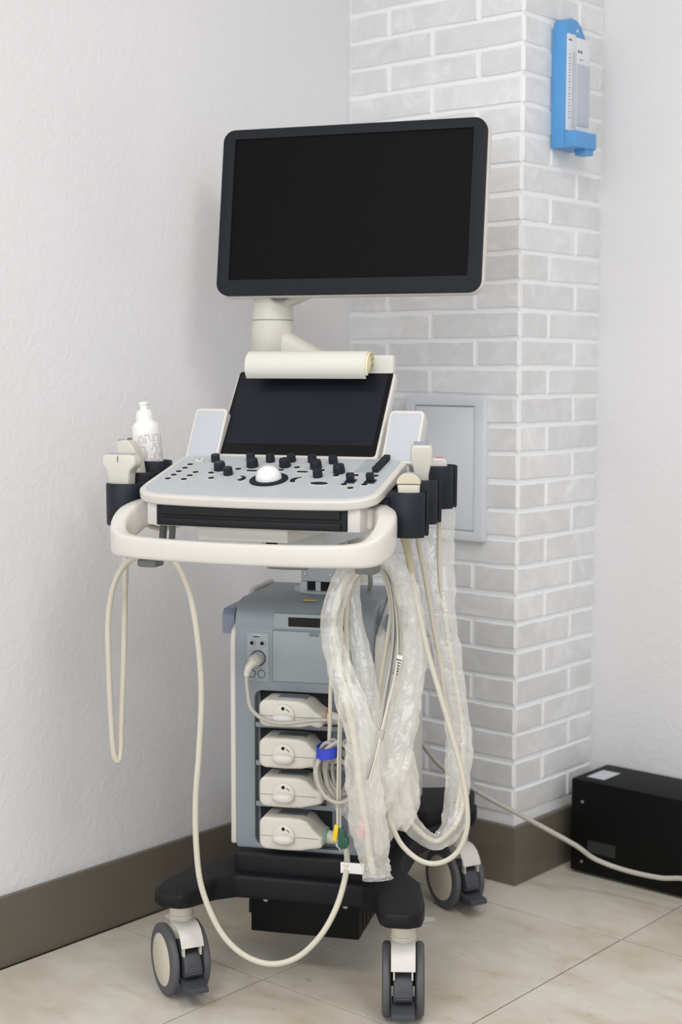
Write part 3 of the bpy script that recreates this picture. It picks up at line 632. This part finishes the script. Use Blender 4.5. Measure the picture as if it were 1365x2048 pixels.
# gel bottle in the left rear cup
gb = empty('gel_bottle', (0, 0, 0)); gb.matrix_basis = cpt(-.286, -.177, .897) @ Ry(-6.0) @ Rz(20); tag(gb, 'white gel bottle with printed label standing in the rear left cup', 'bottle')
MB().lathe([(0, 0), (.0235, 0), (.0255, .003), (.0255, .108), (.0245, .114), (.0215, .119), (.0165, .1225), (0, .1225)], seg=36).build('bottle_body', 'bottle', gb)
MB().lathe([(0, .122), (.0165, .122), (.0165, .135), (.015, .136), (.0145, .142), (.009, .1435), (0, .1435)], seg=28).build('cap', 'bottle', gb)
MB().lathe([(0, .143), (.0075, .143), (.0068, .152), (.009, .1525), (.009, .1555), (.0055, .158), (0, .158)], seg=20).build('nozzle', 'bottle', gb)
MB().lathe([(.0257, .022), (.0258, .023), (.0258, .097), (.0257, .098), (.0256, .098), (.0256, .022)], None, 30, -125, 60).build('label', 'label', gb)

# ---------------------------------------------------------------- connectors plugged into the machine
def connector(zc, ring, label, drop=.010, cable=None, h=.054):
    o = empty('probe_connector', (0, 0, 0)); o.matrix_basis = IDN @ Tr(-.015, 0, zc); tag(o, label, 'probe connector', 'white connectors plugged into the machine')
    top = h/2; bt = -h/2; pts = []
    for cx, cz, a0 in ((-.045, bt+.013, 270), (-.045, top-.013, 180)):
        for k in range(6): pts.append((cx+.013*math.cos(R(a0-90*k/5)), cz+.013*math.sin(R(a0-90*k/5))))
    pts += [(-.01, top+.0005), (.016, top), (.03, top-.004), (.043, top*.45-drop*.3), (.051, -drop+.0125), (.058, -drop+.0105), (.058, -drop-.0105), (.05, -drop-.0125), (.036, bt+.005), (.02, bt+.001), (-.01, bt-.0005)]
    MB().prism(pts, 'y', -.236, -.15, .006, 3, 50).build('shell', 'shell', o, None, 60)
    MB().box(-.0545, .05, -.2365, -.2352, -.0045, -.0038).build('seam', 'hook', o)
    MB().box(-.03, .022, -.212, -.188, top-.001, top+.0008, .0005).build('nameplate', 'bodydk', o)
    d = MB().lathe([(0, 0), (.021, 0), (.02, .004), (.016, .0055), (0, .006)], Tr(-.012, -.235, -.002) @ Rx(90), 28).build('latch', 'shell', o)
    MB().sphere((-.012, -.242, -.008), (.0205, .009, .010), 20).build('latch_knob', 'white', d)
    MB().lathe([(0, 0), (.0032, 0), (.0032, .0006), (0, .0006)], Tr(-.012, -.2405, .011) @ Rx(90), 14).build('lock_mark', 'gap', d)
    MB().tube([(-.006, -.2405, .010), (-.002, -.2405, .007), (0, -.2395, .003)], .0007, 6, 3).build('lock_mark', 'gap', d)
    X = Tr(.055, -.197, -drop) @ Ry(90+8)
    MB().lathe([(.0132, 0), (.0134, .0005), (.0134, .0035), (.0128, .004), (.011, .004), (.011, 0), (.0132, 0)], X, 28).build('colour_band', ring, o)
    MB().lathe([(0, 0), (.0122, 0), (.0122, .008), (.011, .018), (.008, .026), (.006, .028), (0, .028)], X, 24).build('strain_relief', 'shell', o)
    if cable: MB().tube(local(o, cable), .0046, 10, 6).build('cable', 'cable', o)
    return o
connector(.508, 'orange', 'white probe connector with an orange band, topmost in the rack', h=.048, cable=[(.06,-.2,.496),(.08,-.205,.485),(.105,-.215,.46),(.118,-.225,.43)])
connector(.4365, 'shell', 'white probe connector second from top, behind the coiled grey lead', cable=[(.06,-.2,.425),(.085,-.205,.412),(.105,-.22,.39),(.12,-.24,.36)])
connector(.366, 'bband', 'white probe connector with a blue band, third from top in the rack', drop=.006, cable=[(.06,-.2,.358),(.085,-.21,.345),(.105,-.23,.325),(.13,-.26,.31)])
connector(.2905, 'gband', 'white probe connector with a teal green band, lowest in the rack', drop=.010, h=.059)

# ---------------------------------------------------------------- grey electrode lead, coil with blue strap
el = empty('electrode_lead', (0, 0, 0)); el.matrix_basis = IDN; tag(el, 'grey electrode lead coiled under a blue strap beside the connectors', 'cable')
MB().lathe([(0, 0), (.0115, 0), (.0115, .012), (.0105, .02), (.006, .026), (0, .026)], Tr(-.089, -.19, .595) @ Rx(90), 24).build('plug', 'shell', el)
MB().tube([(-.089, -.212, .594), (-.096, -.219, .585), (-.1, -.221, .57)], .0085, 12, 4, True, .005).build('plug_boot', 'shell', el)
ECG = [(-.1,-.221,.575),(-.0985,-.224,.56),(-.095,-.228,.537),(-.086,-.238,.515),(-.060,-.247,.499),(-.021,-.258,.497),(.024,-.258,.504),(.062,-.259,.507),(.090,-.260,.497),(.099,-.262,.467)]
MB().tube(ECG, .0036, 10, 6).build('lead', 'gcable', el)
rnd = random.Random(3)
for k in range(11):
    cx, cz = .082+rnd.uniform(-.010, .016), .425+rnd.uniform(-.005, .005); rx_, rz_ = .024+.0014*k, .047+rnd.uniform(-.006, .006); ya = -.262-.004*k*rnd.uniform(.6, 1.1); tl = R(rnd.uniform(-18, 14))
    pts = []
    for a in range(0, 361, 24):
        u, w_ = rx_*math.cos(R(a)), rz_*math.sin(R(a))
        if w_ > .02: u *= 1-.45*(w_-.02)/.03
        pts.append((cx+u*math.cos(tl)-w_*math.sin(tl), ya+.006*math.sin(R(a+k*40)), cz+u*math.sin(tl)+w_*math.cos(tl)))
    MB().tube(pts, .0034, 8, 4).build('coil_loop', 'gcable', el)
b = MB(); path = [Vector((.068+.021*math.cos(R(a)), -.284+.03*math.sin(R(a)), .462+.003*math.sin(R(a*1.0+60)))) for a in range(0, 361, 15)]
b.sweep(path, lambda i, t: [(-.0009, -.0095), (.0009, -.0095), (.0009, .0095), (-.0009, .0095)], Vector((0, 0, 1)), False).build('strap', 'velcro', el)
W5 = [(.132,-.275,.781),(.104,-.282,.743),(.093,-.29,.687),(.091,-.295,.609),(.090,-.30,.531),(.089,-.304,.461),(.088,-.304,.390),(.087,-.30,.33)]
W6 = [(.135,-.272,.780),(.109,-.274,.751),(.093,-.276,.711),(.077,-.28,.641),(.070,-.28,.579),(.068,-.278,.518),(.066,-.277,.460)]
MB().tube(W5, .0024, 8).build('thin_lead', 'cable', el); MB().tube(W6, .0036, 8).build('lead', 'cable', el)
MB().tube([(.093,-.29,.70),(.096,-.298,.6),(.094,-.305,.5),(.093,-.306,.41),(.0925,-.302,.325)], .0018, 8).build('thin_lead', 'gcable', el)
cl1 = MB().box(-.0042, .0042, -.004, .004, -.014, .014, .0015).build('clip', 'yellow', el, Tr(.084, -.30, .322) @ Ry(8))
cl2 = MB().prism([(-.004, .02), (.004, .02), (.006, .004), (.013, .003), (.013, -.008), (.009, -.016), (0, -.018), (-.006, -.012)], 'y', -.0045, .0045, .0015).build('clip', 'green', el, Tr(.094, -.30, .312))
MB().box(-.012, -.003, -.003, .003, -.02, -.004, .001).build('jaw', 'steel', cl2, Ry(-25)); MB().box(-.002, .003, -.003, .003, -.024, -.012, .001).build('jaw', 'steel', cl2)

# bundle of leads hanging from the right hook
lb = empty('lead_bundle', (0, 0, 0)); lb.matrix_basis = IDN; tag(lb, 'bundle of thin cream and grey leads hanging over the right hook', 'cable')
for k, (pts, r, m) in enumerate((
    ([(.146,-.272,.787),(.163,-.268,.766),(.172,-.266,.724),(.175,-.268,.672),(.173,-.280,.614),(.171,-.310,.560),(.169,-.335,.523),(.163,-.358,.478),(.153,-.365,.436)], .0022, 'gcable'),
    ([(.149,-.268,.787),(.168,-.262,.757),(.179,-.262,.706),(.183,-.265,.646),(.183,-.285,.599),(.177,-.315,.553),(.173,-.338,.520),(.167,-.360,.477),(.157,-.366,.437)], .0024, 'cable'),
    ([(.147,-.264,.786),(.163,-.258,.751),(.170,-.256,.704),(.162,-.256,.643),(.152,-.258,.581),(.144,-.260,.519),(.139,-.262,.484)], .0042, 'cable'),
    ([(.147,-.270,.787),(.166,-.266,.762),(.175,-.264,.715),(.179,-.267,.664),(.177,-.285,.607),(.173,-.313,.557),(.170,-.336,.522),(.166,-.360,.477),(.155,-.366,.439)], .0016, 'hook'),
    ([(.147,-.274,.787),(.165,-.27,.763),(.174,-.268,.72),(.177,-.271,.668),(.174,-.286,.61),(.169,-.315,.558),(.166,-.338,.522),(.160,-.360,.477),(.150,-.366,.437)], .0018, 'gcable'),
    ([(.148,-.27,.79),(.172,-.264,.762),(.184,-.262,.712),(.188,-.26,.655),(.183,-.262,.6)], .0034, 'gcable'),
    ([(.132,-.282,.783),(.110,-.290,.758),(.101,-.295,.707),(.103,-.300,.639),(.108,-.304,.588),(.121,-.308,.521)], .0042, 'cable'),
    ([(.132,-.28,.785),(.112,-.286,.762),(.1,-.29,.71),(.0985,-.294,.64),(.1,-.297,.58)], .0026, 'gcable'))):
    MB().tube(pts, r, 8, 6).build('lead', m, lb)
MB().box(-.005, .005, -.0045, .0045, -.018, .018, .001).build('barcode_tag', 'tag', lb, Tr(.185, -.27, .612) @ Ry(14))
for k in range(6): MB().box(-.0045, .0045, -.0006, .0002, -.0006, .0012).build('bar', 'ink', lb, Tr(.185, -.27, .612) @ Ry(14) @ Tr(0, -.005, -.014+k*.005))
MB().box(-.006, .006, -.006, .006, -.009, .009, .002).build('cable_clip', 'gcable', lb, Tr(.1705, -.344, .508) @ Ry(14))

# ---------------------------------------------------------------- plastic sleeves
def sleeve(name, pts, seed, flat=.6, amp=.1, mat='film'):
    P = crom([q[:3] for q in pts], 10); ws = [q[3] for q in pts]
    off = Vector((seed*3.7, seed*1.3, seed*2.1))
    def ridge(v): return 1 - 2*abs(noise.noise(v))
    def sec(i, t):
        w = lerpv(ws, t)/2; out = []; n = 44; sw = .9*noise.noise(Vector((seed*5.1, i*.05, 0)))
        for k in range(n):
            a = 2*math.pi*k/n; d = Vector((math.cos(a), math.sin(a), i*.09))
            g = 1 + amp*1.2*noise.noise(d*1.1+off) + amp*.8*(ridge(Vector((math.cos(a+sw)*1.6, math.sin(a+sw)*1.6, i*.045))+off*2)-.4)
            g += amp*.55*(ridge(Vector((math.cos(a)*2.2, math.sin(a)*2.2, i*.22))+off)-.4)
            dd = noise.voronoi(Vector((math.cos(a)*1.3, math.sin(a)*1.3, i*.11))*1.25+off)[0]
            g += amp*2.6*(min(.4, dd[1]-dd[0])-.18)
            out.append((w*g*math.cos(a), w*g*flat*math.sin(a)))
        return out
    o = MB().sweep(P, sec, Vector((0, 1, 0)), False).build(name, mat, None, None, 26)
    o.matrix_basis = IDN; return o
def sl(name, pts, label, seed, **k):
    o = sleeve(name, pts, seed, **k); tag(o, label, 'plastic sleeve', 'clear plastic cable sleeves'); return o
SL1 = [(.225,-.150,.872,.068),(.226,-.155,.806,.066),(.235,-.165,.728,.058),(.247,-.170,.649,.048),(.260,-.175,.579,.042),(.273,-.178,.510,.040),(.277,-.182,.448,.043),(.276,-.187,.387,.045),(.273,-.192,.334,.043),(.263,-.200,.305,.034),(.242,-.210,.288,.027),(.220,-.220,.302,.030),(.198,-.230,.332,.034),(.182,-.235,.377,.036),(.179,-.235,.430,.030)]
sl('cable_sleeve', SL1, 'long clear plastic sleeve hanging from the rear right cups in a loop', 1, flat=.4, amp=.12, mat='clear')
SL2 = [(.142,-.275,.793,.024),(.123,-.290,.791,.03),(.101,-.305,.769,.034),(.086,-.315,.727,.037),(.082,-.320,.676,.036),(.096,-.326,.618,.042),(.117,-.333,.560,.048),(.135,-.335,.501,.05),(.138,-.333,.440,.056),(.143,-.330,.387,.064),(.149,-.325,.334,.062),(.155,-.320,.291,.05),(.159,-.318,.268,.046),(.161,-.318,.252,.05)]
sl('cable_sleeve', SL2, 'clear plastic sleeve on the left of the bundle, ending low over the base', 2, flat=.55, amp=.13)
SL3 = [(.135,-.262,.789,.02),(.114,-.268,.781,.026),(.104,-.274,.752,.028),(.109,-.279,.705,.028),(.121,-.284,.646,.032),(.133,-.289,.587,.036),(.142,-.294,.528,.038),(.145,-.296,.468,.04),(.142,-.299,.416,.036)]
sl('cable_sleeve', SL3, 'narrow clear plastic sleeve in the middle of the hanging bundle', 3)
SL4 = [(.142,-.276,.795,.024),(.168,-.268,.790,.034),(.190,-.262,.757,.04),(.203,-.258,.705,.042),(.209,-.256,.645,.042),(.204,-.258,.584,.046),(.194,-.264,.523,.052),(.185,-.272,.472,.056),(.172,-.28,.428,.062),(.156,-.288,.393,.06),(.14,-.294,.371,.04)]
sl('cable_sleeve', SL4, 'clear plastic sleeve on the right of the bundle, gathered into a knot', 4, amp=.13)
SL5 = [(.182,-.262,.455,.05),(.19,-.258,.41,.054),(.192,-.257,.36,.05),(.182,-.26,.325,.034)]
sl('cable_sleeve', SL5, 'short torn plastic sleeve end hanging below the knot', 5, amp=.16)
SL6 = [(.047,-.2,.352,.03),(.066,-.206,.350,.034),(.088,-.215,.344,.042),(.112,-.235,.334,.05),(.135,-.26,.322,.05)]
sl('cable_sleeve', SL6, 'plastic sleeve wrapped around the neck of the blue banded connector', 6, amp=.16, mat='clear')
# cable inside the left sleeve
ic = empty('sleeved_cable', (0, 0, 0)); ic.matrix_basis = IDN; tag(ic, 'cream cable running inside the left plastic sleeve', 'cable')
MB().tube([(.128,-.288,.79),(.105,-.303,.767),(.09,-.314,.727),(.084,-.32,.676),(.095,-.325,.618),(.110,-.331,.559),(.124,-.333,.491),(.133,-.331,.422),(.141,-.326,.351),(.148,-.32,.292),(.154,-.318,.262)], .0058, 12, 6).build('cable', 'cable', ic)
MB().box(-.004, .004, -.007, .007, -.014, .014, .001).build('tag', 'pink', ic, Tr(.137, -.328, .343))
# paper tag on the low cable
pt = empty('paper_tag', (0, 0, 0)); pt.matrix_basis = IDN; tag(pt, 'white paper tag wrapped around the cream cable above the base', 'tag')
MB().box(.086, .128, -.2745, -.2725, .2425, .2615, .0005).build('flag', 'tag', pt)
MB().lathe([(.0062, -.0095), (.0066, -.0095), (.0066, .0095), (.0062, .0095), (.0062, -.0095)], Tr(.0955, -.268, .2515) @ Rx(25), 20).build('wrap', 'tag', pt)

# power cord running to the right
tag(MB().tube([(-1.99,2.40,.42),(-1.946,2.5,.341),(-1.902,2.55,.262),(-1.809,2.55,.224),(-1.703,2.6,.169),(-1.622,2.65,.12),(-1.591,2.68,.089),(-1.531,2.7,.073),(-1.45,2.7,.075),(-1.399,2.7,.085),(-1.318,2.68,.1),(-1.15,2.66,.06),(-1.0,2.64,.005),(-.8,2.63,.005)], .0052, 12, 8).build('power_cord', 'gcable'), 'pale grey cord crossing in front of the black box', 'cord')
# paper scrap on the floor
b = MB(); rnd = random.Random(5); vs_ = []
n = 10; ring_ = [b.bm.verts.new((.022*math.cos(2*math.pi*k/n)*(1+rnd.uniform(-.35, .3)), .009*math.sin(2*math.pi*k/n)*(1+rnd.uniform(-.3, .3)), rnd.uniform(.0003, .008))) for k in range(n)]
cv = b.bm.verts.new((.002, .001, .011))
for k in range(n): b.bm.faces.new((ring_[k], ring_[(k+1) % n], cv))
g = bmesh.ops.solidify(b.bm, geom=list(b.bm.faces), thickness=.0004)
sc_ = b.build('paper_scrap', 'tissue', None, Tr(-1.7878, 2.3464, .0004) @ Rz(40)); tag(sc_, 'torn white paper scrap on the floor near the rear caster', 'paper')

# ---------------------------------------------------------------- paper roll on the touch screen
pp = empty('paper_roll', (0, 0, 0)); pp.matrix_basis = cpt(-.004, -.098, 1.118); tag(pp, 'curled ivory paper pad lying over the top of the touch screen', 'paper pad')
def curl(r, t0, t1, x0, x1, name, mat, th=.0008):
    o, i = [], []
    for k in range(17):
        a = R(t0+(t1-t0)*k/16); o.append((-math.cos(a)*r, math.sin(a)*r)); i.append((-math.cos(a)*(r-th), math.sin(a)*(r-th)))
    MB().prism(o+i[::-1], 'x', x0, x1, .0002, 1).build(name, mat, pp, Tr(0, .0, .0))
curl(.0285, -48, 168, -.118, .113, 'outer_sheet', 'paper', .0012)
for k in range(8): curl(.0265-.0026*k, -35, 160, -.114+.002*k, .1165+random.uniform(0, .002), 'page', 'page', .0012)
MB().prism(rrect(.09, .153, -.012, .021, .004), 'y', .012, .03, .003).build('backing_card', 'paper', pp)
